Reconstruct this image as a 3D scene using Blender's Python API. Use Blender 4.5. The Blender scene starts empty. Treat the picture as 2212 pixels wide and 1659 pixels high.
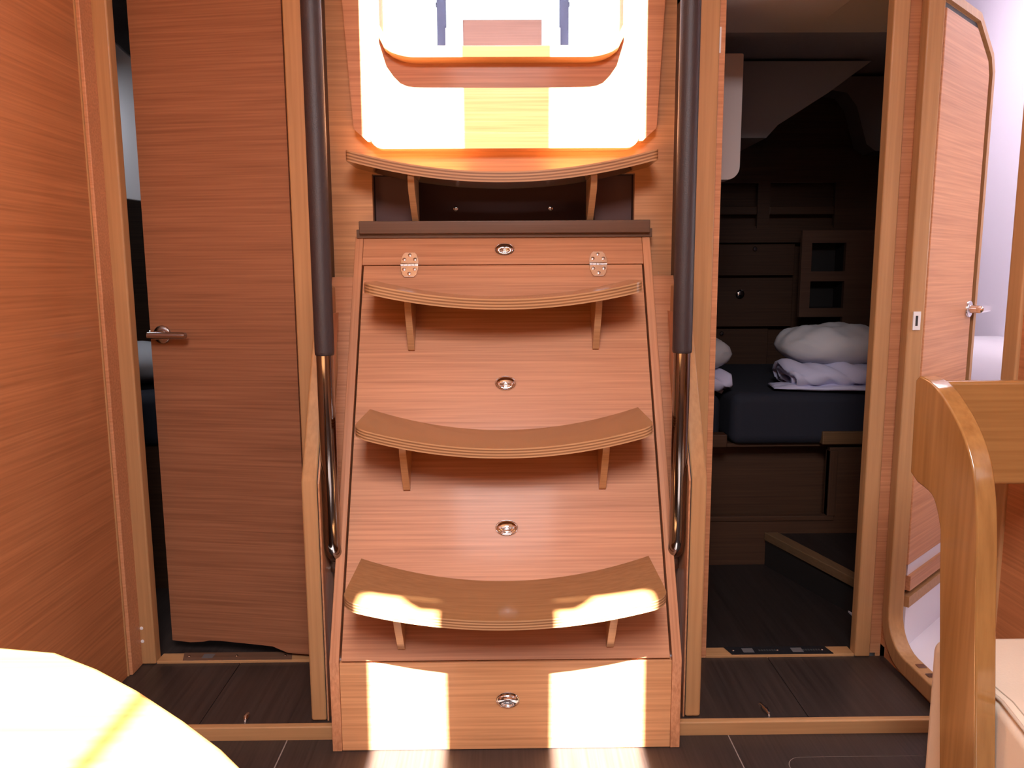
import bpy, bmesh, math, random
from math import sin, cos, pi, radians, sqrt
from mathutils import Vector, Matrix

random.seed(3)
sc = bpy.context.scene
COL = sc.collection

# ------------------------------------------------------------------ camera
F_PX, W_PX = 1671.0, 2212.0
pit, yaw, rho = radians(8.16), radians(.6), .0056
fw = Vector((sin(yaw) * cos(pit), cos(yaw) * cos(pit), -sin(pit)))
r0 = fw.cross(Vector((0, 0, 1))).normalized()
u0 = r0.cross(fw)
rr = r0 * cos(rho) - u0 * sin(rho)
uu = u0 * cos(rho) + r0 * sin(rho)
cd = bpy.data.cameras.new('camera')
cam = bpy.data.objects.new('camera', cd)
COL.objects.link(cam)
cam.matrix_world = Matrix(((rr.x, uu.x, -fw.x, 0), (rr.y, uu.y, -fw.y, 0), (rr.z, uu.z, -fw.z, .925), (0, 0, 0, 1)))
cd.sensor_fit = 'HORIZONTAL'
cd.sensor_width = 36
cd.lens = F_PX / W_PX * 36
cd.clip_start = .02
sc.camera = cam

# ------------------------------------------------------------------ light
SUN_E = 120.0
SKY_E = 1.7
sc.view_settings.view_transform = 'Standard'
sc.view_settings.look = 'None'
sc.view_settings.gamma = 1
sc.view_settings.use_curve_mapping = False
sc.view_settings.exposure = 0.0
wd = bpy.data.worlds.new('sky')
sc.world = wd
wd.use_nodes = True
bg = wd.node_tree.nodes['Background']
bg.inputs[0].default_value = (.86, .92, 1, 1)
bg.inputs[1].default_value = SKY_E
sl = bpy.data.lights.new('sun', 'SUN')
sl.energy = SUN_E
sl.angle = radians(.6)
sl.color = (1, .97, .93)
so = bpy.data.objects.new('sun', sl)
COL.objects.link(so)
so.rotation_euler = Vector((0, .6, -.8)).to_track_quat('-Z', 'Y').to_euler()
so.location = (0, -3, 5)


def portal(name, loc, sx, sy, rot):
    l = bpy.data.lights.new(name, 'AREA')
    l.shape = 'RECTANGLE'
    l.size, l.size_y = sx, sy
    l.cycles.is_portal = True
    o = bpy.data.objects.new(name, l)
    o.location = loc
    o.rotation_euler = rot
    COL.objects.link(o)


# fill lamps added at the deck hatch to brighten the stairs
for nm_l, e_l, sz_l, loc_l in (('hatch_fill', 30, (.19, 1.05), (-.015, -.42, 1.935)), ('hatch_fill_left', 20, (.13, 1.0), (-.19, -.42, 1.935)), ('hatch_fill_right', 20, (.16, 1.0), (.177, -.42, 1.935))):
    dl_ = bpy.data.lights.new(nm_l, 'AREA')
    dl_.shape = 'RECTANGLE'
    dl_.size, dl_.size_y = sz_l
    dl_.energy = e_l
    dl_.color = (1, .95, 1)
    dlo = bpy.data.objects.new(nm_l, dl_)
    dlo.location = loc_l
    COL.objects.link(dlo)

sc.cycles.use_denoising = True
sc.cycles.max_bounces = 10
sc.cycles.diffuse_bounces = 6
sc.cycles.sample_clamp_indirect = 6
sc.cycles.caustics_reflective = False
sc.cycles.caustics_refractive = False

# ------------------------------------------------------------------ materials
MATS = {}


def newmat(name):
    m = bpy.data.materials.new(name)
    m.use_nodes = True
    MATS[name] = m
    return m, m.node_tree, m.node_tree.nodes['Principled BSDF']


def plain(name, col, rough=.5, metal=0, spec=.5, coat=0, noise=0, nscale=60, bump=0):
    m, nt, b = newmat(name)
    b.inputs['Base Color'].default_value = (*col, 1)
    b.inputs['Roughness'].default_value = rough
    b.inputs['Metallic'].default_value = metal
    b.inputs['Specular IOR Level'].default_value = spec
    b.inputs['Coat Weight'].default_value = coat
    if noise or bump:
        tc = nt.nodes.new('ShaderNodeTexCoord')
        n = nt.nodes.new('ShaderNodeTexNoise')
        n.inputs['Scale'].default_value = nscale
        n.inputs['Detail'].default_value = 4
        nt.links.new(tc.outputs['Object'], n.inputs['Vector'])
        if noise:
            r = nt.nodes.new('ShaderNodeValToRGB')
            r.color_ramp.elements[0].position = .3
            r.color_ramp.elements[1].position = .7
            r.color_ramp.elements[0].color = (*[c * (1 - noise) for c in col], 1)
            r.color_ramp.elements[1].color = (*[min(1, c * (1 + noise)) for c in col], 1)
            nt.links.new(n.outputs['Fac'], r.inputs['Fac'])
            nt.links.new(r.outputs['Color'], b.inputs['Base Color'])
        if bump:
            bp = nt.nodes.new('ShaderNodeBump')
            bp.inputs['Strength'].default_value = bump
            bp.inputs['Distance'].default_value = .002
            nt.links.new(n.outputs['Fac'], bp.inputs['Height'])
            nt.links.new(bp.outputs['Normal'], b.inputs['Normal'])
    return m


def wood(name, dark, light, axis='X', fine=210, coarse=44, along=1.6, rough=.47, streak=.8, rot=None, bump=.12, coat=.06):
    """veneer whose grain runs along AXIS"""
    m, nt, b = newmat(name)
    L = nt.links
    tc = nt.nodes.new('ShaderNodeTexCoord')
    src = tc.outputs['Object']
    if rot:
        pm = nt.nodes.new('ShaderNodeMapping')
        pm.inputs['Rotation'].default_value = rot
        L.new(src, pm.inputs['Vector'])
        src = pm.outputs['Vector']

    def chan(sc_across, sc_along, detail, dist):
        mp = nt.nodes.new('ShaderNodeMapping')
        v = [sc_across] * 3
        v['XYZ'.index(axis)] = sc_along
        mp.inputs['Scale'].default_value = v
        L.new(src, mp.inputs['Vector'])
        n = nt.nodes.new('ShaderNodeTexNoise')
        n.inputs['Scale'].default_value = 1
        n.inputs['Detail'].default_value = detail
        n.inputs['Distortion'].default_value = dist
        L.new(mp.outputs['Vector'], n.inputs['Vector'])
        return n.outputs['Fac']
    a = chan(coarse, along * .5, 3, .3)
    f = chan(fine, along * 2.2, 5, .15)
    g = chan(4, 1.2, 2, 0)
    mx = nt.nodes.new('ShaderNodeMix')
    mx.data_type = 'FLOAT'
    mx.inputs['Factor'].default_value = streak
    L.new(a, mx.inputs[2])
    L.new(f, mx.inputs[3])
    mg = nt.nodes.new('ShaderNodeMix')
    mg.data_type = 'FLOAT'
    mg.inputs['Factor'].default_value = .18
    L.new(mx.outputs[0], mg.inputs[2])
    L.new(g, mg.inputs[3])
    r = nt.nodes.new('ShaderNodeValToRGB')
    e = r.color_ramp.elements
    e[0].position, e[1].position = .30, .66
    e[0].color, e[1].color = (*dark, 1), (*light, 1)
    L.new(mg.outputs[0], r.inputs['Fac'])
    L.new(r.outputs['Color'], b.inputs['Base Color'])
    bp = nt.nodes.new('ShaderNodeBump')
    bp.inputs['Strength'].default_value = bump
    bp.inputs['Distance'].default_value = .0006
    L.new(f, bp.inputs['Height'])
    L.new(bp.outputs['Normal'], b.inputs['Normal'])
    b.inputs['Roughness'].default_value = rough
    b.inputs['Coat Weight'].default_value = coat
    b.inputs['Coat Roughness'].default_value = .12
    b.inputs['Specular IOR Level'].default_value = .32 if coat < .1 else .5
    return m


VD, VL = (.37, .145, .062), (.60, .275, .135)
ven_x = wood('veneer_x', VD, VL, 'X')
ven_b = wood('veneer_bulkhead', (.48, .215, .09), (.74, .37, .17), 'X')
ven_y = wood('veneer_y', VD, VL, 'Y')
ven_door = wood('veneer_door', (.185, .070, .032), (.335, .138, .068), 'X', rot=(0, 0, radians(8.7)))  # shared veneer, darkened here for the weaker light on the door
ven_wall = wood('veneer_wall', (.305, .108, .040), (.50, .198, .080), 'Y')  # veneer darkened and turned orange for the warm bounce on the walls
ven_hull = wood('veneer_hull', VD, VL, 'Y')
ven_leaf = wood('veneer_leaf', VD, VL, 'X', rot=(0, 0, radians(-43)))
ven_s = wood('veneer_slope', VD, VL, 'Z', rot=(radians(26.9), 0, 0))
SD, SL = (.36, .180, .074), (.47, .25, .108)
sol_z = wood('solid_z', SD, SL, 'Z', fine=120, coarse=20)
sol_x = wood('solid_x', SD, SL, 'X', fine=120, coarse=20)
sol_y = wood('solid_y', SD, SL, 'Y', fine=120, coarse=20)
var_z = wood('varnished_z', (.235, .105, .030), (.345, .17, .052), 'Z', fine=90, coarse=14, rough=.14, coat=.7, bump=.05)
var_x = wood('varnished_x', (.235, .105, .030), (.345, .17, .055), 'X', fine=140, coarse=18, rough=.2, coat=.5, bump=.05)
tread_m = wood('tread_top', (.225, .106, .040), (.30, .147, .058), 'X', fine=160, coarse=22, rough=.2, coat=.5, bump=.05)
cap_m = wood('cap_brown', (.115, .060, .036), (.16, .086, .054), 'X', fine=160, coarse=22, rough=.3)
ply_a = wood('ply_light', (.42, .22, .10), (.56, .31, .15), 'X', fine=260, coarse=60, rough=.3)
ply_b = wood('ply_dark', (.20, .085, .035), (.30, .14, .06), 'X', fine=260, coarse=60, rough=.3)
sole_m = wood('sole_dark', (.022, .014, .012), (.048, .033, .028), 'Y', fine=170, coarse=40, rough=.38, bump=.3, coat=.05)
sole_x = wood('sole_dark_x', (.022, .014, .012), (.045, .031, .026), 'Y', fine=170, coarse=40, rough=.38, bump=.3, coat=.05)
caulk = plain('seam', (.26, .20, .17), .6)
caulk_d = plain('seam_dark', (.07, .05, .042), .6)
leather = plain('handrail_leather', (.030, .018, .019), .5, bump=.25, nscale=420)
steel = plain('tube_steel', (.26, .235, .23), .10, 1)  # dark surroundings mirrored in the tube are put into the base colour
chrome = plain('chrome', (.86, .84, .86), .07, 1)
dkchrome = plain('chrome_dark', (.45, .42, .42), .12, 1)
black = plain('black_gap', (.012, .009, .008), .6)
white_gel = plain('gelcoat', (.80, .76, .82), .25, coat=.3)
ceil_m = plain('headliner', (.80, .74, .70), .7, noise=.03)
liner = plain('cabin_liner', (.34, .30, .29), .6, noise=.05)
cream = plain('cream_leather', (.76, .64, .50), .45, bump=.15, nscale=260)
stitch = plain('stitching', (.52, .42, .32), .7)
navy = plain('navy_sheet', (.011, .012, .022), .85, bump=.3, nscale=35)
linen = plain('pillow_linen', (.52, .51, .53), .9, bump=.5, nscale=22)
duvet_m = plain('duvet_linen', (.56, .55, .72), .9, bump=.5, nscale=22)
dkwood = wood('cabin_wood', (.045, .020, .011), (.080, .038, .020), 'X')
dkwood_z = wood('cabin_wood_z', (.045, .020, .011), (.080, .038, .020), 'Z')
plate_m = plain('sill_plate_black', (.015, .014, .016), .25)
grey_m = plain('sill_print_grey', (.12, .11, .11), .5)
post_m = plain('cockpit_post', (.028, .030, .055), .5)
teak_m = wood('teak', (.085, .040, .028), (.12, .060, .044), 'X', rough=.6, coat=0)
plas = plain('white_plastic', (.72, .69, .68), .4)
dimmer, nt_, b_ = newmat('dimming_filter')
tr = nt_.nodes.new('ShaderNodeBsdfTransparent')
tr.inputs[0].default_value = (.42, .39, .34, 1)
nt_.links.new(tr.outputs[0], nt_.nodes['Material Output'].inputs[0])


# ------------------------------------------------------------------ helpers
def mesh(name, V, Fc, mats, parent=None, mi=None, smooth=False, bev=0, seg=2, flat_ang=None):
    me = bpy.data.meshes.new(name)
    me.from_pydata([tuple(v) for v in V], [], Fc)
    if not isinstance(mats, (list, tuple)):
        mats = [mats]
    for m in mats:
        me.materials.append(m)
    if mi:
        for p, i in zip(me.polygons, mi):
            p.material_index = i
    bm = bmesh.new()
    bm.from_mesh(me)
    bmesh.ops.recalc_face_normals(bm, faces=bm.faces)
    bm.to_mesh(me)
    bm.free()
    if smooth:
        for p in me.polygons:
            p.use_smooth = True
    o = bpy.data.objects.new(name, me)
    COL.objects.link(o)
    if parent:
        o.parent = parent
        o.matrix_parent_inverse = parent.matrix_world.inverted() if parent.type != 'EMPTY' else Matrix.Translation(-parent.location)
    if bev:
        md = o.modifiers.new('bevel', 'BEVEL')
        md.width = bev
        md.segments = seg
        md.limit_method = 'ANGLE'
        md.angle_limit = radians(40)
        for p in me.polygons:
            p.use_smooth = True
        wn = o.modifiers.new('wn', 'WEIGHTED_NORMAL')
        wn.keep_sharp = True
    if flat_ang:
        me.set_sharp_from_angle(angle=flat_ang)
    return o


def box(name, x0, x1, y0, y1, z0, z1, m, parent=None, bev=0, **k):
    V = [(x, y, z) for x in (x0, x1) for y in (y0, y1) for z in (z0, z1)]
    Fc = [(0, 1, 3, 2), (4, 6, 7, 5), (0, 4, 5, 1), (2, 3, 7, 6), (0, 2, 6, 4), (1, 5, 7, 3)]
    return mesh(name, V, Fc, m, parent, bev=bev, **k)


def boxes(name, L, m, parent=None, bev=0):
    V, Fc = [], []
    for (x0, x1, y0, y1, z0, z1) in L:
        b = len(V)
        V += [(x, y, z) for x in (x0, x1) for y in (y0, y1) for z in (z0, z1)]
        Fc += [tuple(b + i for i in f) for f in [(0, 1, 3, 2), (4, 6, 7, 5), (0, 4, 5, 1), (2, 3, 7, 6), (0, 2, 6, 4), (1, 5, 7, 3)]]
    return mesh(name, V, Fc, m, parent, bev=bev)


def prism(name, pts, axis, a0, a1, m, parent=None, bev=0, seg=2, smooth=False, flat_ang=None):
    """polygon pts in the plane across AXIS (X:(y,z) Y:(x,z) Z:(x,y)), extruded a0..a1"""
    def P(p, a):
        return {'X': (a, p[0], p[1]), 'Y': (p[0], a, p[1]), 'Z': (p[0], p[1], a)}[axis]
    n = len(pts)
    V = [P(p, a0) for p in pts] + [P(p, a1) for p in pts]
    Fc = [tuple(range(n)), tuple(range(2 * n - 1, n - 1, -1))] + [(i, (i + 1) % n, n + (i + 1) % n, n + i) for i in range(n)]
    return mesh(name, V, Fc, m, parent, bev=bev, seg=seg, smooth=smooth, flat_ang=flat_ang)


def ring(name, outer, inner, axis, a0, a1, m, parent=None, bev=0):
    def P(p, a):
        return {'X': (a, p[0], p[1]), 'Y': (p[0], a, p[1]), 'Z': (p[0], p[1], a)}[axis]
    n = len(outer)
    V = [P(p, a0) for p in outer] + [P(p, a0) for p in inner] + [P(p, a1) for p in outer] + [P(p, a1) for p in inner]
    Fc = []
    for i in range(n):
        j = (i + 1) % n
        Fc += [(i, j, n + j, n + i), (2 * n + i, 3 * n + i, 3 * n + j, 2 * n + j), (i, 2 * n + i, 2 * n + j, j), (n + i, n + j, 3 * n + j, 3 * n + i)]
    return mesh(name, V, Fc, m, parent, bev=bev)


def rrect(x0, x1, y0, y1, r, n=7):
    """rounded rectangle; r a number or (r_x0y0, r_x1y0, r_x1y1, r_x0y1)"""
    if not isinstance(r, (tuple, list)):
        r = (r,) * 4
    out = []
    for (cx, cy, a, q) in ((x0, y0, pi, r[0]), (x1, y0, 1.5 * pi, r[1]), (x1, y1, 0, r[2]), (x0, y1, .5 * pi, r[3])):
        sx = 1 if cx == x0 else -1
        sy = 1 if cy == y0 else -1
        for k in range(n):
            t = a + k / (n - 1) * pi / 2
            out.append((cx + sx * q + q * cos(t), cy + sy * q + q * sin(t)))
    return out


def tube(name, pts, rad, m, parent=None, seg=20, caps=True):
    pts = [Vector(p) for p in pts]
    rads = rad if isinstance(rad, (list, tuple)) else [rad] * len(pts)
    V, Fc = [], []
    up = Vector((1, .13, .07)).normalized()
    for i, p in enumerate(pts):
        t = (pts[min(i + 1, len(pts) - 1)] - pts[max(i - 1, 0)]).normalized()
        a = (up - t * up.dot(t)).normalized()
        b = t.cross(a)
        up = a
        for k in range(seg):
            th = 2 * pi * k / seg
            V.append(p + (a * cos(th) + b * sin(th)) * rads[i])
    for i in range(len(pts) - 1):
        for k in range(seg):
            k2 = (k + 1) % seg
            Fc.append((i * seg + k, i * seg + k2, (i + 1) * seg + k2, (i + 1) * seg + k))
    if caps:
        Fc.append(tuple(range(seg - 1, -1, -1)))
        Fc.append(tuple(range((len(pts) - 1) * seg, len(pts) * seg)))
    return mesh(name, V, Fc, m, parent, smooth=True, flat_ang=radians(50))


def lathe(name, prof, M, m, parent=None, seg=28, sx=1, sy=1):
    """profile (r, h) spun around local Z, elliptical by sx, sy, placed by matrix M"""
    V, Fc = [], []
    for (r, h) in prof:
        for k in range(seg):
            t = 2 * pi * k / seg
            V.append(M @ Vector((r * cos(t) * sx, r * sin(t) * sy, h)))
    n = len(prof)
    for i in range(n - 1):
        for k in range(seg):
            k2 = (k + 1) % seg
            Fc.append((i * seg + k, i * seg + k2, (i + 1) * seg + k2, (i + 1) * seg + k))
    Fc.append(tuple(range(seg - 1, -1, -1)))
    Fc.append(tuple(range((n - 1) * seg, n * seg)))
    return mesh(name, V, Fc, m, parent, smooth=True, flat_ang=radians(45))


def empty(name, loc, label, cat, group=None):
    o = bpy.data.objects.new(name, None)
    o.location = loc
    o.empty_display_size = .05
    COL.objects.link(o)
    o['label'] = label
    o['category'] = cat
    if group:
        o['group'] = group
    bpy.context.view_layer.update()
    return o


def tag(o, label, cat, group=None):
    o['label'] = label
    o['category'] = cat
    if group:
        o['group'] = group
    return o


def struct(o, label=None, cat=None):
    o['kind'] = 'structure'
    if label:
        o['label'] = label
        o['category'] = cat
    return o


def frame_mat(origin, ux, uz):
    """matrix with local X = ux, local Z = uz (outward)"""
    ux, uz = Vector(ux).normalized(), Vector(uz).normalized()
    uy = uz.cross(ux)
    return Matrix(((ux.x, uy.x, uz.x, origin[0]), (ux.y, uy.y, uz.y, origin[1]), (ux.z, uy.z, uz.z, origin[2]), (0, 0, 0, 1)))


ZC = 1.95      # saloon ceiling
ZU = .027      # raised sole

# ================================================================== SETTING
# --- lower sole
fl = box('floor', -1.7, 1.7, -2.0, 1.50, -.06, -.0007, caulk)
struct(fl, 'dark brown cabin sole in front of the stairs', 'floor')
xs = [-1.65, -1.2, -.44, .4475, 1.2, 1.65]
for i in range(len(xs) - 1):
    if i == 3:
        continue
    box('plank', xs[i] + .0014, xs[i + 1] - .0014, -1.98, 1.4398, -.010, 0, sole_m, fl)
# the plank with the lifting hatch in it (right of the stairs)
hx0, hy1 = .535, 1.365
hole = rrect(hx0, 1.12, .70, hy1, .03)
outer = []
for (x, y) in hole:
    outer.append((x, y))
V = [(.4487, -1.98, 0), (1.1988, -1.98, 0), (1.1988, 1.4398, 0), (.4487, 1.4398, 0)]
inn = rrect(hx0 - .0016, 1.1216, .6984, hy1 + .0016, .0316)
out2 = rrect(.4487, 1.1988, -1.98, 1.4398, .0001)
ring('plank', out2, inn, 'Z', -.012, 0, sole_m, fl)
prism('floor_hatch', hole, 'Z', -.012, 0, sole_m, fl)
# --- raised soles left and right, with the light nosing board in front
for s, x0, x1, nm in ((-1, -.90, -.395, 'floor_left'), (1, .395, .905, 'floor_right')):
    f2 = box(nm, x0 if s < 0 else .335, x1 if s > 0 else -.335, 1.455, 1.705, 0, ZU - .008, caulk_d)
    struct(f2, 'raised dark sole in front of the %s cabin door' % ('left' if s < 0 else 'right'), 'floor')
    cuts = [.336, .615, .905] if s > 0 else [-.90, -.62, -.336]
    for i in range(len(cuts) - 1):
        box('plank', cuts[i] + .0008, cuts[i + 1] - .0008, 1.4555, 1.705, ZU - .008, ZU, sole_x, f2)
    xa, xb = (-1.1, -.341) if s < 0 else (.341, 1.0)
    t = box('trim_1' if s < 0 else 'trim_2', xa, xb, 1.44, 1.456, -.01, ZU + .001, sol_x, bev=.003)
    struct(t, 'light wood step edge %s of the stairs' % ('left' if s < 0 else 'right'), 'trim')

# --- door frames in the aft bulkhead, plane Y=1.70
Y = 1.70


def vtrim(n, x0, x1, y0, y1, z0, z1, m=sol_z, lab=None, bev=.004):
    return struct(box('trim_%d' % n, x0, x1, y0, y1, z0, z1, m, bev=bev), lab, 'trim')


tr3 = vtrim(3, -.850, -.815, Y, Y + .03, ZU, ZC, lab='pale wooden post on the left side of the left cabin door')
for zz in (.085, .117):
    lathe('screw', [(.0001, 0), (.004, 0), (.004, .0008), (.0001, .0012)], frame_mat((-.842, Y, zz), (1, 0, 0), (0, -1, 0)), plas, tr3, seg=10)
vtrim(4, -.453, -.409, Y - .005, Y + .03, ZU, ZC, lab='pale wooden post between the left cabin door and the handrail')
vtrim(5, .409, .456, Y - .005, Y + .03, ZU, ZC, lab='pale wooden post between the right handrail and the dark doorway')
t6 = vtrim(6, .456, .470, Y + .002, Y + .03, ZU, ZC, ven_x, lab='reddish door stop beside the dark doorway', bev=.002)
box('catch_plate', .4565, .4600, Y + .0005, Y + .003, 1.38, 1.432, plas, t6)
vtrim(7, .820, .856, Y, Y + .03, ZU, ZC, lab='pale wooden post on the right side of the dark doorway')
# corner strips
struct(box('wall_aft_right', .856, .900, Y + .02, Y + .045, ZU, ZC, ven_x), 'narrow strip of reddish bulkhead in the right corner', 'wall')
vtrim(8, -.858, -.846, 1.652, Y + .004, ZU, ZC, ven_x, lab='narrow reddish moulding along the left wall edge', bev=.002)
# left wall panel
struct(box('wall_left', -.880, -.856, .66, 1.72, 0, ZC, ven_wall), 'large orange-brown veneered wall at the left', 'wall')
# left wall thin edge bead
struct(box('trim_9', -.8565, -.853, 1.648, 1.652, 0, ZC, sol_z), 'thin bead on the left wall', 'trim')
# right wall, X=.889, with the rounded opening to the head
XR = .889
oy0, oy1, oz0, oz1 = 1.356, 1.682, .072, 1.75
op_in = rrect(oy0, oy1, oz0, oz1, .075, 8)
op_out = rrect(oy0 - .040, oy1 + .030, oz0 - .040, oz1 + .04, .10, 8)
tf = ring('trim_10', op_out, op_in, 'X', XR - .006, XR + .030, sol_z, bev=.004)
ring('frame_corner_fill', rrect(oy0 - .041, oy1 + .031, oz0 - .05, oz1 + .041, .001, 8), rrect(oy0 - .039, oy1 + .029, oz0 - .039, oz1 + .039, .099, 8), 'X', XR + .001, XR + .022, ven_wall, tf)
struct(tf, 'rounded pale wooden frame of the doorway at the right', 'trim')
sp = box('latch_strike', XR + .004, XR + .020, 1.6785, 1.6830, .797, .837, plas, tf)
sp['label'] = 'white plastic strike plate'
box('slot', XR + .009, XR + .014, 1.6780, 1.6790, .806, .828, black, sp)
for yy in (1.53, 1.57):
    box('strike_pad', XR + .006, XR + .024, yy - .008, yy + .008, .0715, .0735, dkchrome, tf)
wl = [(.66, 1.356 - .03, 0, ZC), (1.70, 1.745, 0, ZC), (1.34, 1.72, 0, .05), (1.34, 1.72, 1.78, ZC)]
w = boxes('wall_right', [(XR, XR + .024, a, b, c, d) for a, b, c, d in wl], ven_wall)
struct(w, 'reddish veneered wall beside the right doorway', 'wall')

# --- recess between the door posts: cheeks and the companionway bulkhead
struct(box('wall_cheek_left', -.420, -.405, Y + .0, 1.87, .85, ZC, sol_z), 'left cheek of the stair recess', 'wall')
struct(box('wall_cheek_right', .405, .420, Y + .0, 1.87, .85, ZC, sol_z), 'right cheek of the stair recess', 'wall')
YB = 1.86


def sill_z(x):
    """height of the bottom edge of the companionway opening"""
    a = abs(x)
    if a < .19:
        return 1.405 - .0 * a
    t = min(1, (a - .19) / .083)
    return 1.405 + .055 * (1 - sqrt(max(0, 1 - t * t)))


# bulkhead with U opening above and the recess below
def hole_plate(name, x0, x1, z0, z1, y0, y1, halfw, zf, ztop, m, outline=None, parent=None):
    """plate with an opening |x|<halfw from zf(x) up to ztop, built from columns"""
    cols = [-halfw + 2 * halfw * k / 40 for k in range(41)]
    if outline is None:
        outline = lambda z: (x0, x1)
    V, Fc = [], []

    def quad(a, b, c, d):
        i = len(V)
        for y in (y0, y1):
            for p in (a, b, c, d):
                V.append((p[0], y, p[1]))
        Fc.extend([(i, i + 1, i + 2, i + 3), (i + 7, i + 6, i + 5, i + 4), (i, i + 4, i + 5, i + 1), (i + 1, i + 5, i + 6, i + 2), (i + 2, i + 6, i + 7, i + 3), (i + 3, i + 7, i + 4, i)])
    for a, b in zip(cols[:-1], cols[1:]):
        quad((a, z0), (b, z0), (b, zf(b)), (a, zf(a)))
    zs = [z0 + (z1 - z0) * k / 24 for k in range(25)]
    for a, b in zip(zs[:-1], zs[1:]):
        quad((outline(a)[0], a), (-halfw, a), (-halfw, b), (outline(b)[0], b))
        quad((halfw, a), (outline(a)[1], a), (outline(b)[1], b), (halfw, b))
    if ztop < z1:
        quad((-halfw, ztop), (halfw, ztop), (halfw, z1), (-halfw, z1))
    return mesh(name, V, Fc, m, parent)


wa = hole_plate('wall_companionway', -.405, .405, 1.155, ZC, YB, YB + .02, .272, lambda x: sill_z(x) - .002, 1.93, ven_b)
struct(wa, 'orange veneered bulkhead behind the stairs and handrails', 'wall')
bl = boxes('wall_companionway_lower', [(-.405, -.305, YB, YB + .02, .60, 1.155), (.310, .405, YB, YB + .02, .60, 1.155), (-.305, .310, YB, YB + .02, .60, 1.03)], ven_b)
struct(bl, 'orange veneered bulkhead either side of the dark recess', 'wall')
rc = boxes('wall_recess', [(-.305, .31, YB + .16, YB + .175, 1.0, 1.2), (-.315, -.305, YB + .02, YB + .16, 1.0, 1.2), (.31, .32, YB + .02, YB + .16, 1.0, 1.2), (-.305, .31, YB + .02, YB + .16, 1.155, 1.175)], plain('recess_shaded', (.060, .028, .024), .8, spec=.2))  # the step's shadow is put into the dark recess colour
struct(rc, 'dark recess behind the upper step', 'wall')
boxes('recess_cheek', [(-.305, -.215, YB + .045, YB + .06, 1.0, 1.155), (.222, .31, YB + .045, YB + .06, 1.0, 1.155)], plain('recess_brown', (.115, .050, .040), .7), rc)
for x in (-.120, .122):
    lathe('screw', [(.0001, 0), (.006, 0), (.006, .002), (.003, .003), (.0001, .003)], frame_mat((x, YB + .16, 1.088), (1, 0, 0), (0, -1, 0)), dkchrome, rc, seg=14)

# panel (thick board) screwed on the bulkhead: tapered sides, rounded lower corners
def wb_out(z):
    t = (z - 1.232) / (1.525 - 1.232)
    lo, hi = -.3355 - .0177 * t, .3505 + .0145 * t
    R = .03
    if z < 1.222 + R:
        q = R - sqrt(max(0, R * R - (1.222 + R - z) ** 2))
        lo += q
        hi -= q
    return (lo, hi)


cp = empty('companionway_board', (0, 1.84, 1.222), 'sunlit thick wooden board with curved cut-out above the top step', 'board')
pn = hole_plate('board_panel', 0, 0, 1.222, 1.90, 1.822, YB, .272, lambda x: sill_z(x), 1.90, ven_x, wb_out, cp)
# lower lip of the board (second layer)
prism('lower_lip', rrect(-.300, .312, 1.205, 1.24, (.03, .03, .001, .001)), 'Y', 1.816, YB, ven_x, cp, bev=.002)
# the bowl-shaped sill nosing
N = 36
V, Fc = [], []
for k in range(N + 1):
    x = -.274 + .548 * k / N
    z = sill_z(x)
    th = .030
    tt = min(1, (.274 - abs(x)) / .05)
    pr = .040 * (.25 + .75 * tt ** .6)
    bow = .006 * (1 - (x / .274) ** 2)
    for (y, zz) in ((1.83, z - .012 + th), (1.822 - pr, z - .012 + th - .004), (1.822 - pr - bow * .3, z - .012), (1.83, z - .014)):
        V.append((x, y, zz))
for k in range(N):
    a, b = k * 4, k * 4 + 4
    for j in range(4):
        j2 = (j + 1) % 4
        Fc.append((a + j, a + j2, b + j2, b + j))
Fc += [(0, 1, 2, 3), (N * 4 + 3, N * 4 + 2, N * 4 + 1, N * 4)]
mesh('sill_nosing', V, Fc, sol_x, cp, bev=.002)

# ================================================================== ENGINE BOX
eb = empty('engine_box', (0, 1.55, ZU), 'veneered engine casing with solid wood corner posts behind the stairs', 'cabinet')
YP = 1.575
pp = [(YP, ZU), (YP, .497), (1.785, .918), (1.858, .918), (1.858, ZU)]
for s in (-1, 1):
    prism('casing_panel', pp, 'X', s * .3415, s * .390, ven_x, eb, bev=.001)
for s in (-1, 1):
    pts = [(1.46, ZU), (1.46, .526), (1.625, .845), (1.655, .90), (1.694, .90), (1.694, ZU)]
    a, b = (.3635, .3955)
    prism('corner_post', pts, 'X', s * a, s * b, sol_z, eb, bev=.006, seg=3)
    # little groove line on the post
    prism('seam_bead', [(1.4597, ZU), (1.4597, .526), (1.462, .526), (1.462, ZU)], 'X', s * .3630, s * .3640, black, eb)
    prism('seam_bead', [(1.4597, .526), (1.625, .8455), (1.6272, .8443), (1.4619, .5248)], 'X', s * .3630, s * .3640, black, eb)
    prism('casing_reveal', [(1.463, ZU), (1.463, .522), (1.628, .842), (1.70, .842), (1.575, .60), (1.575, ZU)], 'X', s * .3600, s * .3634, ven_s, eb)

# ================================================================== STAIRS
st = empty('companionway_stairs', (0, 1.60, 0), 'steep wooden companionway stairs with three curved treads and kick panel', 'stairs')
SLP = 1.97
zS0, yS0 = .186, 1.40
zS1 = 1.010
ySl = lambda z: yS0 + (z - zS0) / SLP
YT = ySl(zS1)
# side boards
for s in (-1, 1):
    xo, xi = s * .3400, s * .3215
    pts = [(yS0, 0), (yS0, zS0), (YT, zS1), (YT + .04, zS1), (YT + .04, .93), (YP + .10, .60), (YP - .002, .42), (YP - .002, 0)]
    prism('side_board', pts, 'X', xo, xi, ven_s, st, bev=.0012)
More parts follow.
